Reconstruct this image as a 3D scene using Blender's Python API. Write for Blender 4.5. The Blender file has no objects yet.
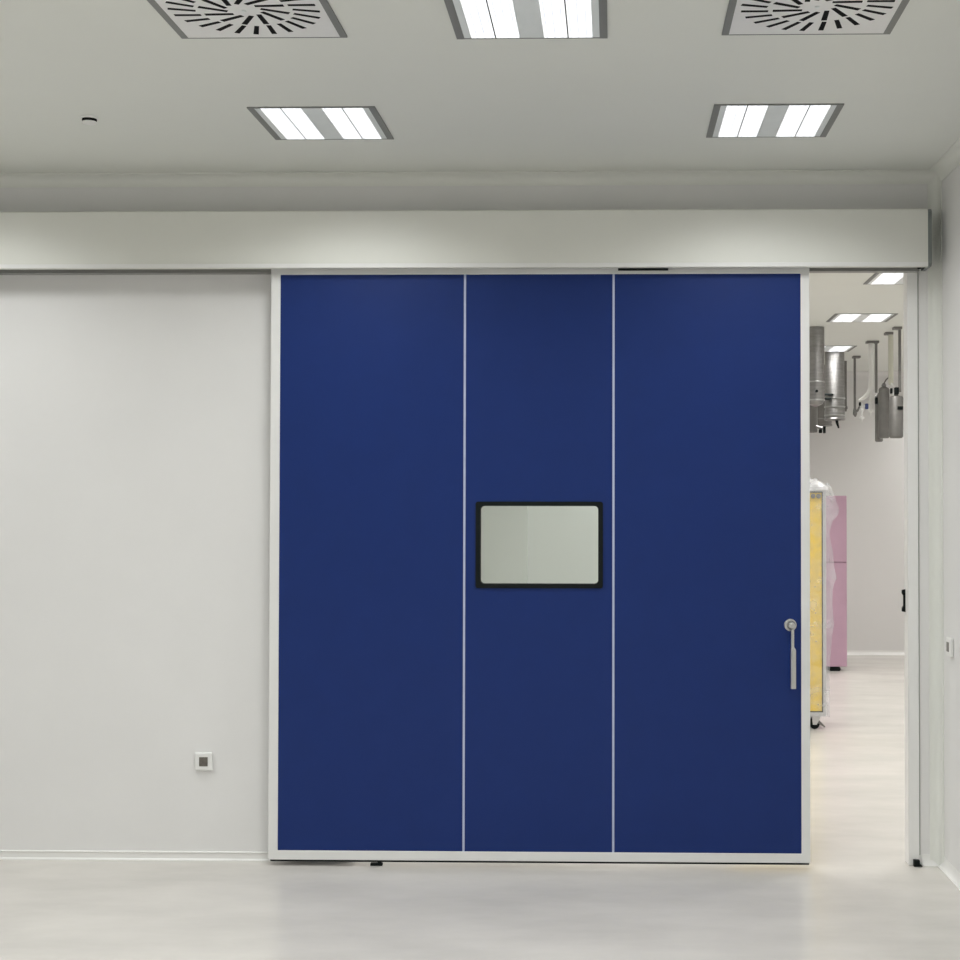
import bpy, bmesh, math, random
from mathutils import Vector, Matrix
random.seed(4)
C = bpy.context.scene
COL = C.collection
PI = math.pi

# ---------------------------------------------------------------- camera
f_px, cx_px, pitch, yaw, roll = 1487.49, 578.06, 0.0202, -0.0235, 0.0012
F = Vector((math.sin(yaw)*math.cos(pitch), math.cos(yaw)*math.cos(pitch), math.sin(pitch)))
R0 = Vector((math.cos(yaw), -math.sin(yaw), 0))
U0 = R0.cross(F)
R = R0*math.cos(roll) + U0*math.sin(roll)
U = -R0*math.sin(roll) + U0*math.cos(roll)
cam_d = bpy.data.cameras.new('camera')
cam = bpy.data.objects.new('camera', cam_d); COL.objects.link(cam)
m = Matrix((R, U, -F)).transposed().to_4x4(); m.translation = Vector((0, 0, 1.70))
cam.matrix_world = m
cam_d.sensor_fit = 'HORIZONTAL'; cam_d.sensor_width = 36
cam_d.lens = f_px/960*36
cam_d.shift_x = -(cx_px-480)/960
cam_d.clip_start = 0.05; cam_d.clip_end = 100
C.camera = cam

# ---------------------------------------------------------------- world, exposure, lamp power
world = bpy.data.worlds.new('world'); C.world = world; world.use_nodes = True
world.node_tree.nodes['Background'].inputs[0].default_value = (0.8, 0.85, 0.9, 1)
world.node_tree.nodes['Background'].inputs[1].default_value = 0.02
C.view_settings.view_transform = 'Standard'; C.view_settings.look = 'None'
C.view_settings.gamma = 1; C.view_settings.use_curve_mapping = False
C.view_settings.exposure = -1.13
LAMP_W = 25.0                       # each main-room luminaire
FAR_W = 32.0                        # each luminaire of the room beyond
LAMP_COL = (0.98, 0.995, 1.0)
FAR_COL = (1.0, 0.985, 0.965)
SPREAD = math.radians(142)

# ---------------------------------------------------------------- materials
def mat(name, col, rough=0.5, metal=0.0, spec=0.5, noise=0.0, nscale=4.0, bump=0.0, bscale=60.0, rvar=0.0, stretch=(1,1,1), emis=0.0, coat=0.0):
    m = bpy.data.materials.new(name); m.use_nodes = True
    nt = m.node_tree; b = nt.nodes['Principled BSDF']
    b.inputs['Base Color'].default_value = (*col, 1)
    b.inputs['Roughness'].default_value = rough
    b.inputs['Metallic'].default_value = metal
    b.inputs['Specular IOR Level'].default_value = spec
    b.inputs['Coat Weight'].default_value = coat
    b.inputs['Coat Roughness'].default_value = 0.12
    tc = nt.nodes.new('ShaderNodeTexCoord'); mp = nt.nodes.new('ShaderNodeMapping')
    mp.inputs['Scale'].default_value = stretch
    nt.links.new(tc.outputs['Object'], mp.inputs['Vector'])
    if noise or rvar:
        n = nt.nodes.new('ShaderNodeTexNoise'); n.inputs['Scale'].default_value = nscale
        n.inputs['Detail'].default_value = 5; n.inputs['Roughness'].default_value = 0.6
        nt.links.new(mp.outputs[0], n.inputs['Vector'])
        if noise:
            r = nt.nodes.new('ShaderNodeValToRGB')
            r.color_ramp.elements[0].position = 0.3; r.color_ramp.elements[1].position = 0.7
            r.color_ramp.elements[0].color = (*[c*(1-noise) for c in col], 1)
            r.color_ramp.elements[1].color = (*[min(1, c*(1+noise)) for c in col], 1)
            nt.links.new(n.outputs['Fac'], r.inputs[0]); nt.links.new(r.outputs[0], b.inputs['Base Color'])
        if rvar:
            mr = nt.nodes.new('ShaderNodeMapRange')
            mr.inputs['To Min'].default_value = rough-rvar; mr.inputs['To Max'].default_value = rough+rvar
            mr.inputs['From Min'].default_value = 0.3; mr.inputs['From Max'].default_value = 0.7
            nt.links.new(n.outputs['Fac'], mr.inputs['Value']); nt.links.new(mr.outputs[0], b.inputs['Roughness'])
    if bump:
        n2 = nt.nodes.new('ShaderNodeTexNoise'); n2.inputs['Scale'].default_value = bscale
        n2.inputs['Detail'].default_value = 3
        nt.links.new(mp.outputs[0], n2.inputs['Vector'])
        bp = nt.nodes.new('ShaderNodeBump'); bp.inputs['Strength'].default_value = bump; bp.inputs['Distance'].default_value = 0.01
        nt.links.new(n2.outputs['Fac'], bp.inputs['Height']); nt.links.new(bp.outputs[0], b.inputs['Normal'])
    if emis:
        b.inputs['Emission Color'].default_value = (*col, 1); b.inputs['Emission Strength'].default_value = emis
    return m

M = {}
M['wall'] = mat('white_wall_panel', (.805, .80, .787), .42, noise=.012, nscale=3, bump=.02, bscale=9, spec=.4)
M['ceil'] = mat('ceiling_panel', (.765, .78, .73), .5, noise=.012, nscale=1.5, spec=.3)
M['farwall'] = mat('far_wall_panel', (.79, .785, .77), .45, noise=.01, nscale=1.5, spec=.4)
M['cove'] = mat('cove_profile', (.82, .83, .78), .35, noise=.01, nscale=5)
M['base'] = mat('baseboard_cove', (.87, .865, .84), .3, noise=.01, nscale=5)
M['header'] = mat('housing_aluminium_white', (.74, .745, .69), .38, noise=.01, nscale=3, bump=.01, bscale=5)
M['frame'] = mat('door_frame_white', (.80, .80, .78), .32, noise=.01, nscale=6)
M['blue'] = mat('blue_laminate', (.0100, .0300, .152), .40, noise=.035, nscale=7, bump=.025, bscale=14, spec=.22)
M['jamb'] = mat('jamb_white', (.87, .87, .85), .32, noise=.01, nscale=6)
M['joint'] = mat('white_joint', (.46, .51, .66), .4, noise=.01)
M['black'] = mat('black_rubber', (.007, .010, .010), .6, noise=.05, spec=.15)
M['seam_shade'] = mat('grey_seam_shade', (.36, .365, .34), .6, noise=.03)
M['endcap'] = mat('grey_plastic_cap', (.20, .22, .215), .5, noise=.03, nscale=12)
M['rail'] = mat('track_aluminium', (.27, .27, .255), .45, noise=.04, nscale=20)
M['chrome'] = mat('satin_stainless', (.62, .62, .60), .28, metal=1, noise=.03, nscale=30)
M['steel'] = mat('brushed_steel', (.30, .295, .29), .36, metal=1, noise=.14, nscale=9, stretch=(1, 1, 6), bump=.08, bscale=25)
M['steel_dark'] = mat('dull_steel', (.20, .195, .185), .5, metal=.5, noise=.12, nscale=10, bump=.08, bscale=25)
M['band'] = mat('polished_band', (.50, .50, .50), .3, metal=1, noise=.03)
M['white_pl'] = mat('white_plastic', (.84, .84, .82), .35, noise=.01)
M['cream'] = mat('cream_tube', (.66, .66, .56), .4, noise=.04, nscale=9)
M['sensor'] = mat('smoked_sensor_lens', (.13, .115, .10), .35, noise=.25, nscale=60)
M['lampgrey'] = mat('lamp_frame_grey', (.21, .215, .205), .5, noise=.03, nscale=12)
M['lampplate'] = mat('lamp_plate_grey', (.80, .84, .84), .4, noise=.02, nscale=10)
M['difplate'] = mat('diffuser_plate', (.80, .80, .79), .4, noise=.015, nscale=10)
M['slot'] = mat('slot_black', (.006, .006, .006), .8, noise=.1, spec=.1)
M['yellow'] = mat('yellow_panel', (.88, .62, .06), .35, noise=.04, nscale=6, bump=.1, bscale=7)
M['pink'] = mat('pink_film', (.52, .33, .43), .4, noise=.05, nscale=4, bump=.1, bscale=7)
M['alu'] = mat('aluminium_profile', (.62, .62, .63), .35, metal=.6, noise=.03, nscale=15)
M['navy'] = mat('blue_tag', (.05, .07, .2), .5, noise=.05)

# glossy epoxy floor
M['floor'] = mat('epoxy_floor', (.64, .613, .57), .26, noise=.085, nscale=1.7, rvar=0.0, stretch=(.8, 1.6, 1), spec=.30)

# lamp reflector: lit cell louvre
def louvre_mat(name, k):
    m = bpy.data.materials.new(name); m.use_nodes = True
    nt = m.node_tree; b = nt.nodes['Principled BSDF']
    b.inputs['Base Color'].default_value = (.8, .8, .8, 1); b.inputs['Roughness'].default_value = .3
    tc = nt.nodes.new('ShaderNodeTexCoord'); br = nt.nodes.new('ShaderNodeTexBrick')
    br.inputs['Scale'].default_value = 1; br.offset = 0
    br.inputs['Brick Width'].default_value = .027; br.inputs['Row Height'].default_value = .0173
    br.inputs['Mortar Size'].default_value = .0022
    br.inputs['Color1'].default_value = (.93, .98, 1, 1); br.inputs['Color2'].default_value = (1, 1, 1, 1)
    br.inputs['Mortar'].default_value = (.40, .43, .52, 1)
    nt.links.new(tc.outputs['Object'], br.inputs['Vector'])
    nt.links.new(br.outputs['Color'], b.inputs['Emission Color'])
    b.inputs['Emission Strength'].default_value = k
    return m
M['louvre'] = louvre_mat('lit_louvre', 2.6)

# clear and wrapped plastics
def glass_mat():
    m = bpy.data.materials.new('window_glass'); m.use_nodes = True
    nt = m.node_tree; nt.nodes.remove(nt.nodes['Principled BSDF'])
    out = nt.nodes['Material Output']
    t = nt.nodes.new('ShaderNodeBsdfTransparent'); t.inputs[0].default_value = (.95, 1, .98, 1)
    g = nt.nodes.new('ShaderNodeBsdfGlossy'); g.inputs['Roughness'].default_value = .02
    fr = nt.nodes.new('ShaderNodeFresnel'); fr.inputs[0].default_value = 1.3
    mx = nt.nodes.new('ShaderNodeMixShader')
    nt.links.new(fr.outputs[0], mx.inputs[0]); nt.links.new(t.outputs[0], mx.inputs[1]); nt.links.new(g.outputs[0], mx.inputs[2])
    nt.links.new(mx.outputs[0], out.inputs[0])
    return m
M['glass'] = glass_mat()
def wrap_mat(name, dens, col=(.80, .82, .84)):
    m = bpy.data.materials.new(name); m.use_nodes = True
    nt = m.node_tree; b = nt.nodes['Principled BSDF']; out = nt.nodes['Material Output']
    b.inputs['Base Color'].default_value = (*col, 1); b.inputs['Roughness'].default_value = .22
    t = nt.nodes.new('ShaderNodeBsdfTransparent')
    n = nt.nodes.new('ShaderNodeTexNoise'); n.inputs['Scale'].default_value = 9; n.inputs['Detail'].default_value = 3
    tc = nt.nodes.new('ShaderNodeTexCoord'); nt.links.new(tc.outputs['Object'], n.inputs['Vector'])
    mr = nt.nodes.new('ShaderNodeMapRange'); mr.inputs['From Min'].default_value = .35; mr.inputs['From Max'].default_value = .7
    mr.inputs['To Min'].default_value = dens*.6; mr.inputs['To Max'].default_value = min(1, dens*1.7)
    nt.links.new(n.outputs['Fac'], mr.inputs['Value'])
    bp = nt.nodes.new('ShaderNodeBump'); bp.inputs['Strength'].default_value = .6; bp.inputs['Distance'].default_value = .03
    nt.links.new(n.outputs['Fac'], bp.inputs['Height']); nt.links.new(bp.outputs[0], b.inputs['Normal'])
    mx = nt.nodes.new('ShaderNodeMixShader')
    nt.links.new(mr.outputs[0], mx.inputs[0]); nt.links.new(t.outputs[0], mx.inputs[1]); nt.links.new(b.outputs[0], mx.inputs[2])
    nt.links.new(mx.outputs[0], out.inputs[0])
    return m
M['wrap'] = wrap_mat('clear_wrap', .21)
M['wrap_top'] = wrap_mat('bunched_wrap', .75, (.92, .92, .93))

# ---------------------------------------------------------------- mesh helpers
def link(name, bm, material, parent=None, smooth=False, loc=None):
    me = bpy.data.meshes.new(name); bm.normal_update(); bm.to_mesh(me); bm.free()
    me.materials.append(M[material])
    if smooth:
        for p in me.polygons: p.use_smooth = True
        try: me.set_sharp_from_angle(angle=math.radians(35))
        except Exception: pass
    o = bpy.data.objects.new(name, me); COL.objects.link(o)
    if parent is not None: o.parent = parent
    if loc is not None: o.location = loc
    return o
def bx(bm, x0, x1, y0, y1, z0, z1, bev=0.0):
    vs = [bm.verts.new((x, y, z)) for x in (x0, x1) for y in (y0, y1) for z in (z0, z1)]
    fs = [(0, 1, 3, 2), (4, 6, 7, 5), (0, 4, 5, 1), (2, 3, 7, 6), (0, 2, 6, 4), (1, 5, 7, 3)]
    faces = [bm.faces.new([vs[i] for i in f]) for f in fs]
    if bev:
        es = list({e for f in faces for e in f.edges})
        bmesh.ops.bevel(bm, geom=es, offset=bev, segments=2, affect='EDGES', profile=.5)
    return bm
def box(*a, bev=0.0): return bx(bmesh.new(), *a, bev=bev)
def prism(pts, h0, h1, axis='y', bm=None):
    """extrude a polygon; axis y: pts are (x,z); axis x: pts are (y,z); axis z: pts are (x,y)"""
    bm = bm or bmesh.new()
    def v(p, h):
        return {'y': (p[0], h, p[1]), 'x': (h, p[0], p[1]), 'z': (p[0], p[1], h)}[axis]
    a = [bm.verts.new(v(p, h0)) for p in pts]; b = [bm.verts.new(v(p, h1)) for p in pts]
    n = len(pts)
    bm.faces.new(a[::-1]); bm.faces.new(b)
    for i in range(n): bm.faces.new((a[i], a[(i+1) % n], b[(i+1) % n], b[i]))
    bmesh.ops.recalc_face_normals(bm, faces=bm.faces)
    return bm
def lathe(prof, cx=0, cy=0, seg=40, bm=None):
    """prof: (r, z) from one end to the other"""
    bm = bm or bmesh.new(); rings = []
    for r, z in prof:
        rings.append([bm.verts.new((cx+r*math.cos(2*PI*k/seg), cy+r*math.sin(2*PI*k/seg), z)) for k in range(seg)])
    for a, b in zip(rings, rings[1:]):
        for k in range(seg): bm.faces.new((a[k], a[(k+1) % seg], b[(k+1) % seg], b[k]))
    bm.faces.new(rings[0][::-1]); bm.faces.new(rings[-1])
    bmesh.ops.recalc_face_normals(bm, faces=bm.faces)
    return bm
def tube(pts, rad, seg=12, bm=None):
    """swept round tube; rad a number or one per point"""
    bm = bm or bmesh.new(); rings = []
    pts = [Vector(p) for p in pts]
    rads = rad if isinstance(rad, (list, tuple)) else [rad]*len(pts)
    ref = None
    for i, p in enumerate(pts):
        d = (pts[min(i+1, len(pts)-1)]-pts[max(i-1, 0)]).normalized()
        if ref is None: ref = Vector((1, 0, 0)) if abs(d.x) < .9 else Vector((0, 1, 0))
        u = (ref-d*ref.dot(d)).normalized(); w = d.cross(u); ref = u
        rings.append([bm.verts.new(p+(u*math.cos(2*PI*k/seg)+w*math.sin(2*PI*k/seg))*rads[i]) for k in range(seg)])
    for a, b in zip(rings, rings[1:]):
        for k in range(seg): bm.faces.new((a[k], a[(k+1) % seg], b[(k+1) % seg], b[k]))
    bm.faces.new(rings[0][::-1]); bm.faces.new(rings[-1])
    bmesh.ops.recalc_face_normals(bm, faces=bm.faces)
    return bm
def frame_ring(x0, x1, z0, z1, wl, wr, wb, wt, y0, y1, bev=0.0):
    """rectangular ring in the XZ plane, as one clean mesh"""
    o = [(x0, z0), (x1, z0), (x1, z1), (x0, z1)]
    i = [(x0+wl, z0+wb), (x1-wr, z0+wb), (x1-wr, z1-wt), (x0+wl, z1-wt)]
    bm = bmesh.new()
    V = {}
    for k, ring in enumerate((o, i)):
        for j, p in enumerate(ring):
            for s, y in enumerate((y0, y1)): V[k, j, s] = bm.verts.new((p[0], y, p[1]))
    for j in range(4):
        n = (j+1) % 4
        bm.faces.new((V[0, j, 0], V[0, n, 0], V[1, n, 0], V[1, j, 0]))
        bm.faces.new((V[0, j, 1], V[1, j, 1], V[1, n, 1], V[0, n, 1]))
        bm.faces.new((V[0, j, 0], V[0, j, 1], V[0, n, 1], V[0, n, 0]))
        bm.faces.new((V[1, j, 0], V[1, n, 0], V[1, n, 1], V[1, j, 1]))
    bmesh.ops.recalc_face_normals(bm, faces=bm.faces)
    if bev: bmesh.ops.bevel(bm, geom=[e for e in bm.edges if e.calc_face_angle(0) > .5], offset=bev, segments=2, affect='EDGES', profile=.5)
    return bm
def rrect(x0, x1, z0, z1, r, n=6):
    pts = []
    for cx, cz, a in ((x1-r, z1-r, 0), (x0+r, z1-r, 90), (x0+r, z0+r, 180), (x1-r, z0+r, 270)):
        for k in range(n+1):
            t = math.radians(a+90*k/n); pts.append((cx+r*math.cos(t), cz+r*math.sin(t)))
    return pts
def ring_between(outer, inner, y0, y1):
    bm = bmesh.new(); n = len(outer)
    V = [[bm.verts.new((p[0], y, p[1])) for p in ring] for ring in (outer, inner) for y in (y0, y1)]
    oa, ob, ia, ib = V
    for k in range(n):
        j = (k+1) % n
        bm.faces.new((oa[k], oa[j], ia[j], ia[k])); bm.faces.new((ob[k], ib[k], ib[j], ob[j]))
        bm.faces.new((oa[k], ob[k], ob[j], oa[j])); bm.faces.new((ia[k], ia[j], ib[j], ib[k]))
    bmesh.ops.recalc_face_normals(bm, faces=bm.faces)
    return bm
def tag(o, label=None, cat=None, group=None, kind=None):
    if label: o['label'] = label
    if cat: o['category'] = cat
    if group: o['group'] = group
    if kind: o['kind'] = kind
    return o
def thing(name, label, cat, loc=(0, 0, 0), rz=0, group=None):
    o = bpy.data.objects.new(name, None); COL.objects.link(o)
    o.location = loc; o.rotation_euler = (0, 0, rz); o.empty_display_size = .05
    return tag(o, label, cat, group)
def struct(name, bm, material, label, cat, smooth=False):
    return tag(link(name, bm, material, smooth=smooth), label, cat, kind='structure')
def dup(root, loc, label, group=None):
    r = root.copy(); COL.objects.link(r); r.location = loc; r['label'] = label
    if group: r['group'] = group
    for ch in list(root.children):
        c = ch.copy(); COL.objects.link(c); c.parent = r
        for g in list(ch.children):
            d = g.copy(); COL.objects.link(d); d.parent = c
    return r

# ---------------------------------------------------------------- dimensions
Hc = 3.335          # ceiling
D = 7.20            # face of the door wall
T = 0.08            # its thickness
XR = 1.576          # right wall
XL, YB = -5.2, -4.5
FX0, FX1, FY = -5.2, 4.8, 17.60   # room beyond
OX0, OX1, OZ = -1.25, 1.421, 2.90  # opening

# ---------------------------------------------------------------- shell
struct('floor', box(XL-.2, FX1+.2, YB-.2, FY+.2, -.1, 0), 'floor', 'glossy pale beige epoxy floor running through both rooms', 'floor')
struct('ceiling', box(XL-.2, FX1+.2, YB-.2, FY+.2, Hc, Hc+.1), 'ceil', 'smooth pale grey panel ceiling holding lamps and air diffusers', 'ceiling')
bm = bmesh.new()
pts = [(XL-.1, 0), (OX0, 0), (OX0, OZ), (OX1, OZ), (OX1, 0), (FX1+.1, 0), (FX1+.1, Hc), (XL-.1, Hc)]
struct('wall_front', prism(pts, D, D+T, 'y'), 'wall', 'white panel wall that the blue sliding door hangs on', 'wall')
struct('wall_right', box(XR, XR+.12, YB, D, 0, Hc), 'wall', 'white panel wall at right angles to the door wall', 'wall')
struct('wall_left', box(XL-.12, XL, YB, D, 0, Hc), 'wall', 'white panel wall outside the picture on the side the door slides to', 'wall')
struct('wall_rear', box(XL-.12, XR+.12, YB-.12, YB, 0, Hc), 'wall', 'white panel wall behind the camera', 'wall')
struct('wall_far_back', box(FX0-.1, FX1+.1, FY, FY+.12, 0, Hc), 'farwall', 'pale wall closing the room beyond the doorway', 'wall')
struct('wall_far_left', box(FX0-.12, FX0, D+T, FY, 0, Hc), 'farwall', 'side wall of the room beyond, on the window side', 'wall')
struct('wall_far_right', box(FX1, FX1+.12, D+T, FY, 0, Hc), 'farwall', 'side wall of the room beyond, behind the door jamb', 'wall')
struct('wall_far_pier', box(FX0, -1.005, 17.44, FY, 0, Hc), 'farwall', 'projecting wall corner seen through the small door window', 'wall')

def cove_pts(r, lip=.004, n=8):
    """profile in (a,b) from a corner at (0,0): concave quarter arc with small lips"""
    p = [(0, 0), (r+.012, 0), (r+.012, lip)]
    for k in range(n+1):
        t = PI/2*k/n
        p.append((r+lip-r*math.sin(t), r+lip-r*math.cos(t)))
    p += [(lip, r+.012), (0, r+.012)]
    return p
e = .0015
# base coves: along the door wall, right wall, back wall of the room beyond
def base_run(name, axis, h0, h1, fx, label, mt='base'):
    struct(name, prism([fx(a, b) for a, b in cove_pts(.042)], h0, h1, axis), mt, label, 'baseboard')
struct('baseboard_left', prism([(D, 0), (D-.013, 0), (D-.0125, .005), (D-.006, .011), (D-.005, .035), (D-.009, .038), (D-.009, .042), (D, .045)], XL, -1.25, 'x'), 'base', 'low white skirting under the bare wall beside the blue door', 'baseboard')
base_run('baseboard_corner', 'x', 1.482, XR, lambda a, b: (D-a*.45, b), 'short piece of coved white skirting between door jamb and room corner')
base_run('baseboard_right', 'y', YB, D-.02, lambda a, b: (XR-a*.45, b), 'coved white skirting running along the side wall')
base_run('baseboard_far', 'x', -.99, FX1, lambda a, b: (FY-a, b), 'bright coved skirting on the far wall of the room beyond')
# ceiling and corner coves
struct('trim_1', prism([(D-a, Hc-b) for a, b in cove_pts(.045)], XL, XR, 'x'), 'cove', 'coved strip between ceiling and door wall', 'cove trim', True)
struct('trim_2', prism([(XR-a, Hc-b) for a, b in cove_pts(.045)], YB, D-.02, 'y'), 'cove', 'coved strip between ceiling and side wall', 'cove trim', True)
struct('trim_3', prism([(XR-a, D-b) for a, b in cove_pts(.045)], .0, Hc, 'z'), 'cove', 'upright coved strip in the corner beside the door jamb', 'cove trim', True)

struct('trim_5', prism([(FY-a, Hc-b) for a, b in cove_pts(.06)], -.99, FX1, 'x'), 'farwall', 'coved strip between ceiling and far wall of the room beyond', 'cove trim', True)
# jamb of the opening
jamb = thing('trim_4', 'white metal jamb lining the doorway edge by the room corner', 'door jamb', (OX1, D, 0)); jamb['kind'] = 'structure'
link('lining', box(-.003, 0, -.004, T+.004, .002, OZ), 'jamb', jamb)
link('flange', box(-.003, .047, -.007, 0, .002, 2.865, bev=.0015), 'jamb', jamb)
link('seam_shade', box(.0472, .0520, -.004, 0, .05, 2.865), 'seam_shade', jamb)  # grey strip stands in for the shadow of the flange edge at the seam
st = tag(link('latch_keeper', prism([(-.003, -.055), (-.018, -.052), (-.018, -.035), (-.011, -.025), (-.011, .025), (-.018, .035), (-.018, .052), (-.003, .055)], T-.022, T-.002, 'y'), 'black', jamb, loc=(0, 0, 1.262)), 'black latch keeper')

# ---------------------------------------------------------------- header housing over the track
HX0, HX1, HY, HZ0, HZ1 = -4.6, 1.487, 7.04, 2.8515, 3.1285
hd = thing('track_housing', 'long white box housing the sliding track above the blue door', 'track housing', (0, D, HZ0))
prof = [(HY-D, .012), (HY-D+.004, 0), (HY-D+.022, 0), (HY-D+.022, .004), (HY-D+.006, .005), (HY-D+.006, HZ1-HZ0-.006), (-.001, HZ1-HZ0-.006), (-.001, HZ1-HZ0), (HY-D+.006, HZ1-HZ0), (HY-D, HZ1-HZ0-.006)]
link('cover', prism(prof, HX0, HX1, 'x'), 'header', hd)
link('lower_edge', box(HX0, HX1, HY-D-.003, HY-D, .002, .022, bev=.001), 'frame', hd)
link('track', box(HX0, HX1-.02, -.056, -.001, -.004, .10), 'rail', hd)
cap = [(HY-D+.002, .018), (HY-D+.016, .004), (-.001, .004), (-.001, HZ1-HZ0-.002), (HY-D+.014, HZ1-HZ0-.002), (HY-D+.002, HZ1-HZ0-.016)]
tag(link('end_cap', prism(cap, HX1, HX1+.019, 'x'), 'endcap', hd), 'dark grey plastic end cap')
tag(link('brush_seal', box(.023, .262, HY-D+.023, HY-D+.034, -.010, .004), 'black', hd), 'short black brush strip')
tag(link('stop_screw', lathe([(.006, -.006), (.009, -.004), (.009, .004)], 1.452, HY-D+.034, 16), 'black', hd), 'small black stop screw')

# ---------------------------------------------------------------- sliding door
G, GT = 7.10, .04
X0, X1, Z0, Z1 = -1.6455, .9360, .030, 2.90
B0, B1, BZ0, BZ1 = -1.600, .8940, .0742, 2.8298
S1, S2 = -.7106, .0022
door = tag(thing('door_1', 'large blue sliding door in a white frame with a small window', 'door', (0, G, 0)), kind='structure')
link('door_frame', frame_ring(X0, X1, Z0, Z1, B0-X0, X1-B1, BZ0-Z0, Z1-BZ1, 0, GT, .002), 'frame', door)
WX0, WX1, WZ0, WZ1 = -.6565, -.0475, 1.327, 1.740     # black window frame outline
jw = .0052
tag(link('door_panel', box(B0, S1-jw, .003, GT-.003, BZ0, BZ1), 'blue', door), 'wide blue panel on the bare wall side of the window')
# middle panel with a hole for the window: ring from rectangle to rectangle
tag(link('door_panel', frame_ring(S1+jw, S2-jw, BZ0, BZ1, WX0+.004-(S1+jw), (S2-jw)-(WX1-.004), WZ0+.004-BZ0, BZ1-(WZ1-.004), .003, GT-.003), 'blue', door), 'narrow blue middle panel holding the window')
tag(link('door_panel', box(S2+jw, B1, .003, GT-.003, BZ0, BZ1), 'blue', door), 'wide blue panel carrying the handle')
for s in (S1, S2):
    link('joint_strip', box(s-jw, s+jw, .0015, GT-.002, BZ0, BZ1), 'joint', door)
wf = tag(link('window_frame', ring_between(rrect(WX0, WX1, WZ0, WZ1, .012), rrect(WX0+.023, WX1-.023, WZ0+.021, WZ1-.021, .018), -.004, GT+.004), 'black', door), 'black rubber window surround')
link('pane', prism(rrect(WX0+.02, WX1-.02, WZ0+.018, WZ1-.018, .016), .010, .014, 'y'), 'glass', door)
tag(link('bottom_seal', box(X0+.01, X1-.006, .004, .016, .021, .031), 'black', door), 'dark seal along the bottom edge')
# handle: round rose and hanging lever
hx, hz = .842, 1.156
def disc_y(r, y0, y1, cx, cz, seg=32, bev=.002):
    bm = bmesh.new(); rings = []
    for r_, y in ((r, y1), (r, y0+bev), (r-bev, y0)):
        rings.append([bm.verts.new((cx+r_*math.cos(2*PI*k/seg), y, cz+r_*math.sin(2*PI*k/seg))) for k in range(seg)])
    for a, b in zip(rings, rings[1:]):
        for k in range(seg): bm.faces.new((a[k], a[(k+1) % seg], b[(k+1) % seg], b[k]))
    bm.faces.new(rings[0]); bm.faces.new(rings[-1])
    bmesh.ops.recalc_face_normals(bm, faces=bm.faces)
    return bm
hnd = tag(link('door_handle', tube([(hx+.004, -.055, hz-.02), (hx+.004, -.055, hz-.10), (hx+.007, -.055, hz-.115), (hx+.007, -.055, hz-.296)], [.008, .008, .0135, .0135], 16), 'chrome', door, True), 'long satin steel lever hanging down')
link('rose', disc_y(.029, -.012, .004, hx, hz), 'chrome', hnd, True)
link('hub', disc_y(.015, -.062, -.010, hx+.003, hz, bev=.004), 'chrome', hnd, True)
link('lock_ring', disc_y(.021, -.017, -.010, hx+.003, hz, bev=.002), 'rail', hnd, True)

# floor guides
gd = thing('floor_guide', 'small black guide block on the floor under the blue door', 'floor guide', (-1.128, G+.02, 0))
link('block', box(-.029, .029, -.012, .012, .001, .014, bev=.003), 'black', gd)
link('roller', lathe([(.010, .016), (.010, .015), (.010, .022), (.008, .024)], .014, -.002, 16), 'black', gd)
gj = thing('jamb_guide', 'black guide bracket on the floor at the foot of the door jamb', 'floor guide', (1.452, 7.175, 0))
link('bracket', prism([(-.016, .002), (.010, .002), (.026, .0), (.020, .009), (.013, .013), (.012, .031), (-.016, .033)], -.012, .012, 'y'), 'black', gj)

# ---------------------------------------------------------------- wall devices
def device(name, label, loc, rz):
    t = thing(name, label, 'wall sensor', loc, rz, 'small square wall sensors')
    link('housing', box(-.043, .043, -.019, 0, -.044, .044, bev=.006), 'white_pl', t)
    link('lens', box(-.021, .021, -.021, -.018, -.022, .022, bev=.001), 'sensor', t)
    return t
device('wall_sensor', 'small white square sensor low on the wall beside the blue door', (-1.981, D, .480), 0)
d2 = device('wall_sensor', 'small white square sensor on the side wall near the room corner', (XR, 6.97, 1.066), -PI/2)
# ceiling detector
sd = thing('ceiling_detector', 'tiny round white detector on the ceiling above the bare wall', 'detector', (-2.183, 6.12, Hc))
link('base_ring', lathe([(.036, 0), (.036, -.005), (.033, -.008)], seg=28), 'white_pl', sd, True)
tag(link('gap_ring', lathe([(.030, -.007), (.030, -.019)], seg=28), 'slot', sd, True), 'dark gap')
link('head', lathe([(.029, -.018), (.031, -.021), (.024, -.028), (.008, -.031)], seg=28), 'white_pl', sd, True)

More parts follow.
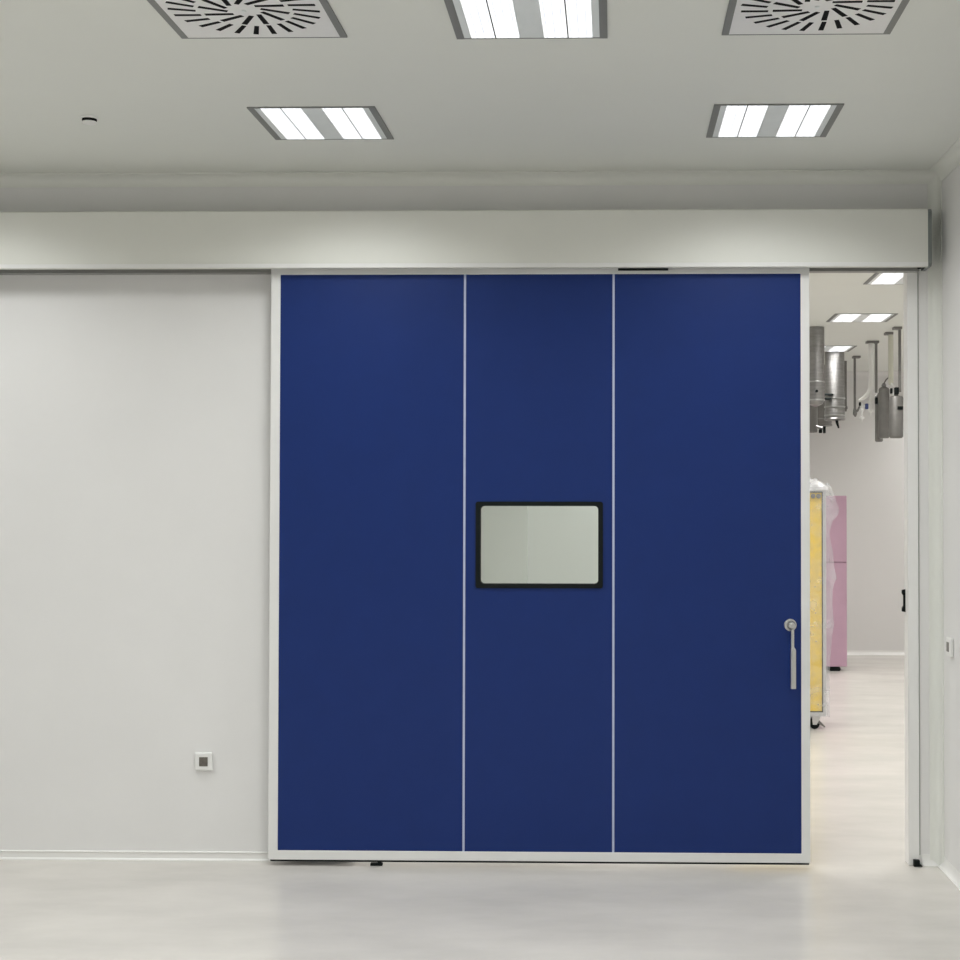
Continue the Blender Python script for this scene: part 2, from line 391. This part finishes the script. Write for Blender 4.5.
# ---------------------------------------------------------------- luminaires
def make_lamp(name, label, loc, power, color, group):
    t = thing(name, label, 'ceiling lamp', loc, 0, group)
    w = .522; h = w/2
    xs = [0, .052, .100, .255, .265, .418, .582, .735, .745, .900, .948, 1]
    X = [-h+w*k for k in xs]
    fr = bmesh.new()
    bx(fr, X[0], X[1], -h, h, -.005, 0); bx(fr, X[10], X[11], -h, h, -.005, 0)
    bx(fr, X[1], X[10], -h, -h+.010, -.0045, 0); bx(fr, X[1], X[10], h-.010, h, -.0045, 0)
    bx(fr, X[3], X[4], -h+.010, h-.010, -.0045, 0); bx(fr, X[7], X[8], -h+.010, h-.010, -.0045, 0)
    link('frame', fr, 'lampgrey', t)
    pl = bmesh.new()
    for a, b in ((1, 2), (5, 6), (9, 10)): bx(pl, X[a], X[b], -h+.010, h-.010, -.004, 0)
    link('cover_plate', pl, 'lampplate', t)
    for a, b in ((2, 3), (4, 5), (6, 7), (8, 9)):
        link('louvre', box(X[a], X[b], -h+.010, h-.010, -.0042, 0), 'louvre', t)
    ld = bpy.data.lights.new('lamp_light', 'AREA'); ld.shape = 'SQUARE'; ld.size = .42
    ld.energy = power; ld.color = color; ld.spread = SPREAD
    lo = bpy.data.objects.new('lamp_light', ld); COL.objects.link(lo); lo.parent = t
    lo.location = (0, 0, -.008)
    return t
zc = Hc
g1 = 'square louvre lamps in the ceiling of the main room'
lA = make_lamp('ceiling_lamp', 'square louvre lamp in the row nearest the door wall, above the door window side', (-1.227, 6.235, zc), LAMP_W, LAMP_COL, g1)
dup(lA, (.667, 6.230, zc), 'square louvre lamp in the row nearest the door wall, near the side wall')
dup(lA, (-.281, 4.850, zc), 'square louvre lamp between the two air diffusers, cut by the picture edge')
for x, y in ((-3.12, 6.24), (-4.05, 4.866), (-1.227, 3.45), (.667, 3.45), (-3.12, 3.45), (-.281, 2.05), (-2.17, 2.05),
             (-4.1, 2.05), (-1.227, .65), (.667, .65), (-3.12, .65), (-.281, -.8), (-2.17, -.8), (-1.227, -2.2), (.667, -2.2), (-3.12, -2.2)):
    dup(lA, (x, y, zc), 'square louvre lamp in the main room ceiling, outside the picture')
g2 = 'square louvre lamps in the ceiling of the room beyond'
lF = make_lamp('ceiling_lamp', 'nearest lamp in the room beyond, just under the track housing', (2.065, 10.49, zc), FAR_W, FAR_COL, g2)
dup(lF, (2.105, 12.64, zc), 'middle lamp in the room beyond, seen whole above the steel cylinders')
dup(lF, (2.16, 15.06, zc), 'smallest, most distant lamp in the room beyond, above the big steel cylinder')
for x in (.2, -1.7, -3.6, 4.1):
    for y in (8.5, 10.49, 12.65) + ((15.06, 16.9) if x > -.5 else ()):  # rearmost row is added out of view to brighten the back wall
        dup(lF, (x, y, zc), 'extra unseen louvre lamp to light the room beyond, hidden behind the door wall')
dup(lF, (2.13, 8.5, zc), 'square louvre lamp of the room beyond, hidden above the doorway')

# ---------------------------------------------------------------- swirl air diffusers
def make_diffuser(label, loc):
    t = thing('air_diffuser', label, 'air diffuser', loc, 0, 'square swirl air diffusers in the ceiling')
    w = .575; h = w/2
    link('plate', box(-h+.024, h-.024, -h+.006, h-.006, -.005, 0), 'difplate', t)
    fr = bmesh.new()
    bx(fr, -h, -h+.024, -h, h, -.006, 0); bx(fr, h-.024, h, -h, h, -.006, 0)
    bx(fr, -h+.024, h-.024, -h, -h+.006, -.006, 0); bx(fr, -h+.024, h-.024, h-.006, h, -.006, 0)
    link('frame', fr, 'lampgrey', t)
    sb = bmesh.new(); ed = bmesh.new()
    def slot(th, r0, r1, sw, wd):
        a = Vector((math.cos(th-sw)*r0, math.sin(th-sw)*r0, 0)); b = Vector((math.cos(th)*r1, math.sin(th)*r1, 0))
        d = (b-a).normalized(); n = Vector((-d.y, d.x, 0))*wd/2
        for bmx, z0, z1, aa, bb, nn in ((sb, -.0058, -.0049, a, b, n),):
            vs = [bmx.verts.new(p+Vector((0, 0, z))) for z in (z0, z1) for p in (aa-nn, bb-nn*1.15, bb+nn*1.15, aa+nn)]
            for f in ((0, 1, 2, 3), (7, 6, 5, 4), (0, 4, 5, 1), (1, 5, 6, 2), (2, 6, 7, 3), (3, 7, 4, 0)): bmx.faces.new([vs[i] for i in f])
            bmesh.ops.recalc_face_normals(bmx, faces=bmx.faces)
    for k in range(24): slot(2*PI*(k+.3)/24, .160, .246, .10, .0155)
    for k in range(12): slot(2*PI*(k+.45)/12, .058, .145, .42, .0165)
    link('slot_pattern', sb, 'slot', t)
    ed.free()
    link('centre_screw', lathe([(.008, -.008), (.006, -.011)], seg=16), 'lampplate', t)
    return t
dA = make_diffuser('square swirl air diffuser above the bare wall side of the blue door', (-1.205, 4.795, zc))
dup(dA, (.659, 4.795, zc), 'square swirl air diffuser close to the side wall')

# ---------------------------------------------------------------- room beyond: wrapped yellow unit on castors
def caster(parent, x, y, r=.045):
    c = link('caster', prism([(x-.02+r*math.cos(2*PI*k/20)*.9, r+r*math.sin(2*PI*k/20)*.98) for k in range(20)], y-.014, y+.014, 'y'), 'black', parent, True)
    link('fork', prism([(x-.035, .125), (x+.03, .125), (x+.022, .085), (x-.005, .035), (x-.035, .035), (x-.040, .085)], y-.022, y-.016, 'y'), 'alu', c)
    tag(link('brake', prism([(x+.0, .05), (x+.055, .012), (x+.062, .022), (x+.01, .075)], y-.020, y+.012, 'y'), 'steel_dark', c))
    return c
yc = thing('wrapped_yellow_cabinet', 'tall yellow panelled unit on castors wrapped in clear plastic film', 'cabinet', (1.27, 11.60, 0))
YW, YDp, YZ0, YZ1 = .385, .45, .105, 1.880
link('frame', frame_ring(-YW, YW, YZ0, YZ1, .026, .026, .03, .035, 0, .03, .002), 'alu', yc)
link('body', box(-YW+.004, YW-.004, .03, YDp, YZ0+.004, YZ1-.004), 'alu', yc)
link('edge_seal', frame_ring(-YW+.026, YW-.026, YZ0+.03, YZ1-.035, .006, .006, .006, .006, .004, .03), 'black', yc)
link('front_panel', box(-YW+.033, YW-.033, .010, .031, YZ0+.038, YZ1-.043), 'yellow', yc)
for x in (YW-.058, YW-.100, -YW+.058, -YW+.100):
    link('cable_gland', disc_y(.018, -.008, .010, x, YZ1-.070), 'steel_dark', yc, True)
for x in (-.28, .318):
    for y in (.05, .40): caster(yc, x, y)
# film
zs = [(.10, .020), (.22, .020), (.40, .022), (.546, .025), (.70, .045), (.82, .060), (.95, .045), (1.08, .050), (1.14, .060), (1.175, .083), (1.25, .066), (1.373, .045), (1.52, .024), (1.607, .052), (1.66, .085), (1.708, .102), (1.762, .072), (1.887, .040), (1.905, .012)]
fm = bmesh.new(); rings = []
rnd = random.Random(7)
for z, off in zs:
    ring = []
    per = [(-YW-.01, -.012)] + [(-YW+2*YW*k/10, -.014) for k in range(1, 10)] + [(YW+off, -.012)] + [(YW+off*1.1, YDp*k/5) for k in range(1, 5)] + [(YW+off, YDp+.014), (0, YDp+.02), (-YW-.012, YDp+.014), (-YW-.014, YDp*.5)]
    for (x, y) in per:
        j = .006
        ring.append(fm.verts.new((x+rnd.uniform(-j, j)*1.2, y-rnd.uniform(0, j)*(1 if y < .1 else -1), z+rnd.uniform(-j, j)*2)))
    rings.append(ring)
for a, b in zip(rings, rings[1:]):
    n = len(a)
    for k in range(n): fm.faces.new((a[k], a[(k+1) % n], b[(k+1) % n], b[k]))
bmesh.ops.recalc_face_normals(fm, faces=fm.faces)
tag(link('plastic_film', fm, 'wrap', yc, False), 'clear crumpled plastic film')
tp = bmesh.new(); nx, ny = 20, 8; g = []
for i in range(nx+1):
    row = []
    for j in range(ny+1):
        x = -YW-.01+(2*YW+.025)*i/nx; y = -.018+(YDp+.034)*j/ny
        edge = min(i, nx-i)/nx*2; 
        z = 1.890+.080*min(1, edge*4)*(.6+.4*math.sin(i*1.7+j*.9))+rnd.uniform(-.005, .008)
        if j in (0, ny) or i in (0, nx): z = 1.883
        row.append(tp.verts.new((x, y, z)))
    g.append(row)
for i in range(nx):
    for j in range(ny): tp.faces.new((g[i][j], g[i+1][j], g[i+1][j+1], g[i][j+1]))
for row in (0,):
    pass
tp.normal_update()
# skirt of the bunched film at the front
low = [tp.verts.new((v.co.x, v.co.y-.004, 1.883-.020-rnd.uniform(0, .012))) for v in [g[i][0] for i in range(nx+1)]]
for i in range(nx): tp.faces.new((low[i], low[i+1], g[i+1][0], g[i][0]))
tag(link('bunched_film', tp, 'wrap_top', yc, True), 'white bunched film on top')

# pink unit further back
pc = thing('pink_cabinet', 'tall pink film-covered cabinet behind the wrapped yellow unit', 'cabinet', (2.02, 15.80, 0))
PW = .455
link('body', box(-PW, PW, .02, .55, .048, 1.855, bev=.006), 'pink', pc)
link('upper_door', box(-PW+.004, PW-.004, 0, .021, 1.155, 1.852, bev=.004), 'pink', pc)
link('lower_door', box(-PW+.004, PW-.004, 0, .021, .052, 1.147, bev=.004), 'pink', pc)
for x in (-.33, .33):
    for y in (.06, .48):
        link('caster', prism([(x-.06, .001), (x+.05, .001), (x+.06, .02), (x+.045, .049), (x-.06, .049), (x-.07, .02)], y-.03, y+.03, 'y'), 'black', pc)

# ---------------------------------------------------------------- ceiling-hung steel equipment
def flange(parent, r, name='ceiling_plate', sq=None, x=0, matn='steel_dark'):
    if sq: return link(name, box(x-sq[0], x+sq[1], -.05, .05, -.022, -.001), matn, parent)
    return link(name, lathe([(r, -.001), (r, -.012), (r*.8, -.016)]), matn, parent)
grp = 'steel cylinders hung from the ceiling of the room beyond'
# narrow tank at the door edge
t = thing('steel_cylinder', 'narrow hanging steel cylinder next to the edge of the blue door', 'cylinder', (1.805, 13.30, Hc), 0, grp)
link('shell', lathe([(.080, -.001), (.080, -.64), (.076, -.66), (.060, -.69), (.03, -.705), (.012, -.71)]), 'steel', t, True)
for z in (-.49, -.652): link('band', lathe([(.0815, z-.006), (.083, z), (.0815, z+.006)]), 'band', t, True)
tag(link('port', disc_y(.012, -.094, -.070, 0, -.578), 'black', t, True), 'small dark port')
# big tank
t = thing('steel_cylinder', 'widest hanging steel cylinder with bright bands and black probe below', 'cylinder', (2.288, 15.40, Hc), 0, grp)
link('shell', lathe([(.100, -.001), (.100, -.60), (.104, -.61), (.104, -.685), (.108, -.69), (.108, -.703), (.05, -.71)]), 'steel', t, True)
for z in (-.480, -.568, -.656): link('band', lathe([(.106, z-.007), (.108, z), (.106, z+.007)]), 'band', t, True)
for z, xx in ((-.447, -.03), (-.49, -.05)):
    tag(link('clip', box(-.115, xx, -.112, -.07, z-.010, z+.010, bev=.003), 'black', t), 'black clip')
tag(link('probe', tube([(.012, -.05, -.70), (.018, -.05, -.74), (.034, -.05, -.79)], [.016, .014, .008]), 'black', t, True), 'black probe')
# tank behind the big one
t = thing('steel_cylinder', 'dull broad steel cylinder mostly hidden behind the two in front', 'cylinder', (2.275, 16.90, Hc), 0, grp)
link('shell', lathe([(.200, -.001), (.200, -.66), (.205, -.665), (.205, -.680), (.1, -.685)]), 'steel_dark', t, True)
link('band', lathe([(.2015, -.60), (.204, -.607), (.2015, -.614)]), 'steel', t, True)
t = thing('steel_cylinder', 'dull steel cylinder reaching lowest at the door edge, with black valves', 'cylinder', (1.965, 14.90, Hc), 0, grp)
link('shell', lathe([(.078, -.001), (.078, -.83), (.074, -.855), (.03, -.86)]), 'steel_dark', t, True)
link('valve', tube([(.05, -.07, -.80), (.085, -.08, -.815), (.125, -.08, -.82)], .014), 'steel', t, True)
tag(link('valve_knob', box(.078, .110, -.11, -.07, -.868, -.83, bev=.006), 'black', t), 'black valve knob')
tag(link('valve_knob', box(.120, .145, -.11, -.07, -.870, -.80, bev=.006), 'black', t), 'black valve knob')
# thin rod beside the big tank
t = thing('ceiling_rod', 'thin dark rod hanging just beside the widest steel cylinder', 'rod', (2.540, 16.30, Hc), 0)
link('rod', lathe([(.015, -.001), (.015, -.54), (.011, -.555)], seg=16), 'steel_dark', t, True)
link('collar', lathe([(.022, -.50), (.022, -.53)], seg=16), 'steel_dark', t, True)

def white_valve(parent, x, y, z0, s=1.0):
    v = link('nozzle', lathe([(.009*s, z0), (.015*s, z0-.01*s), (.015*s, z0-.06*s), (.024*s, z0-.065*s), (.024*s, z0-.085*s), (.012*s, z0-.09*s),
                       (.012*s, z0-.15*s), (.026*s, z0-.155*s), (.026*s, z0-.175*s), (.008*s, z0-.18*s), (.008*s, z0-.21*s)], x, y, 16), 'white_pl', parent, True)
    tag(v, 'white nozzle')
    return v
# column C with plate, grey foot and first nozzle
t = thing('supply_drop', 'thin grey drop pipe with square plate, most distant of the pipe drops', 'supply pipe', (2.560, 15.80, Hc), 0, 'supply pipes dropping from the ceiling beyond')
flange(t, 0, sq=(.022, .055))
link('pipe', lathe([(.013, -.01), (.013, -.60)], seg=16), 'steel_dark', t, True)
link('foot', tube([(0, 0, -.56), (0, -.01, -.615), (.004, -.01, -.645)], [.016, .024, .008]), 'steel_dark', t, True)
link('branch', tube([(0, -.01, -.60), (.03, -.01, -.575), (.05, -.01, -.53)], [.016, .012, .008]), 'steel_dark', t, True)
white_valve(t, .072, -.01, -.50, .95)
link('cross_pipe', tube([(.045, -.01, -.53), (.16, -.01, -.53)], .009), 'white_pl', t, True)
tag(link('valve_knob', box(.105, .138, -.04, 0, -.565, -.505, bev=.008), 'navy', t), 'dark blue valve knob')
tag(link('valve_knob', box(.040, .060, -.04, 0, -.53, -.49, bev=.006), 'black', t), 'black valve knob')
# column D: white duct bending away at the foot, with dark pipe, nozzle and canister
t = thing('supply_drop', 'white duct drop whose lower end curves aside, with a dark pipe behind it', 'supply pipe', (2.510, 14.40, Hc), 0, 'supply pipes dropping from the ceiling beyond')
flange(t, 0, sq=(.065, .050))
pts = [(-.018, 0, -.012), (-.018, 0, -.40), (-.022, 0, -.46), (-.042, 0, -.505), (-.085, 0, -.545), (-.135, 0, -.575)]
link('duct', tube(pts, [.026, .026, .026, .024, .018, .010], 16), 'white_pl', t, True)
link('pipe', box(.018, .040, -.012, .012, -.50, -.012), 'steel_dark', t)
white_valve(t, -.030, -.03, -.52, .95)
tag(link('valve_knob', box(.010, .034, -.06, -.02, -.61, -.55, bev=.006), 'black', t), 'black valve knob')
c1 = thing('gas_canister', 'narrowest grey canister, hanging under the dark pipe of the white duct', 'canister', (2.568, 14.42, 2.838), 0, 'grey canisters hanging by the door jamb')
link('shell', lathe([(.014, -.001), (.024, -.02), (.038, -.04), (.038, -.465), (.03, -.475)], seg=28), 'steel_dark', c1, True)
tag(link('tag', box(-.010, .022, -.046, -.038, -.13, -.07, bev=.002), 'navy', c1), 'small blue tag')
# column E: cream tube
t = thing('supply_drop', 'cream coloured tube drop with white nozzle above the widest canisters', 'supply pipe', (2.550, 13.70, Hc), 0, 'supply pipes dropping from the ceiling beyond')
flange(t, 0, sq=(.055, .015))
link('pipe', lathe([(.024, -.01), (.024, -.46), (.016, -.48)], seg=20), 'cream', t, True)
white_valve(t, .022, -.075, -.505, .95)
link('cross_pipe', tube([(0, 0, -.46), (.01, -.04, -.49), (.022, -.075, -.515)], .010), 'white_pl', t, True)
tag(link('valve_knob', box(-.022, -.002, -.10, -.06, -.57, -.52, bev=.006), 'black', t), 'black valve knob')
c2 = thing('gas_canister', 'middle grey canister with a short neck beside the cream tube', 'canister', (2.515, 13.86, 2.880), 0, 'grey canisters hanging by the door jamb')
link('shell', lathe([(.014, 0), (.018, -.03), (.044, -.045), (.050, -.06), (.050, -.495), (.04, -.51)], seg=28), 'steel_dark', c2, True)
link('neck_collar', lathe([(.022, -.012), (.022, -.026)], seg=20), 'steel', c2, True)
link('hanger', tube([(0, 0, 0), (.012, -.05, .03), (.03, -.13, .05)], .006), 'steel_dark', c2, True)
# column F
t = thing('supply_drop', 'dark slim drop pipe partly hidden by the door jamb', 'supply pipe', (2.553, 13.30, Hc), 0, 'supply pipes dropping from the ceiling beyond')
flange(t, 0, sq=(.055, .015))
link('pipe', box(-.010, .012, -.012, .012, -.58, -.012), 'steel_dark', t)
tag(link('valve_knob', box(-.052, -.012, -.04, 0, -.605, -.54, bev=.008), 'black', t), 'black valve knob')
c3 = thing('gas_canister', 'grey canister hanging closest to the door jamb', 'canister', (2.525, 13.32, 2.735), 0, 'grey canisters hanging by the door jamb')
link('shell', lathe([(.014, .02), (.02, -.01), (.056, -.018), (.062, -.03), (.062, -.375), (.05, -.39)], seg=28), 'steel_dark', c3, True)
tag(link('clip', box(.0, .05, -.068, -.05, -.14, -.11, bev=.003), 'black', c3), 'black clip')
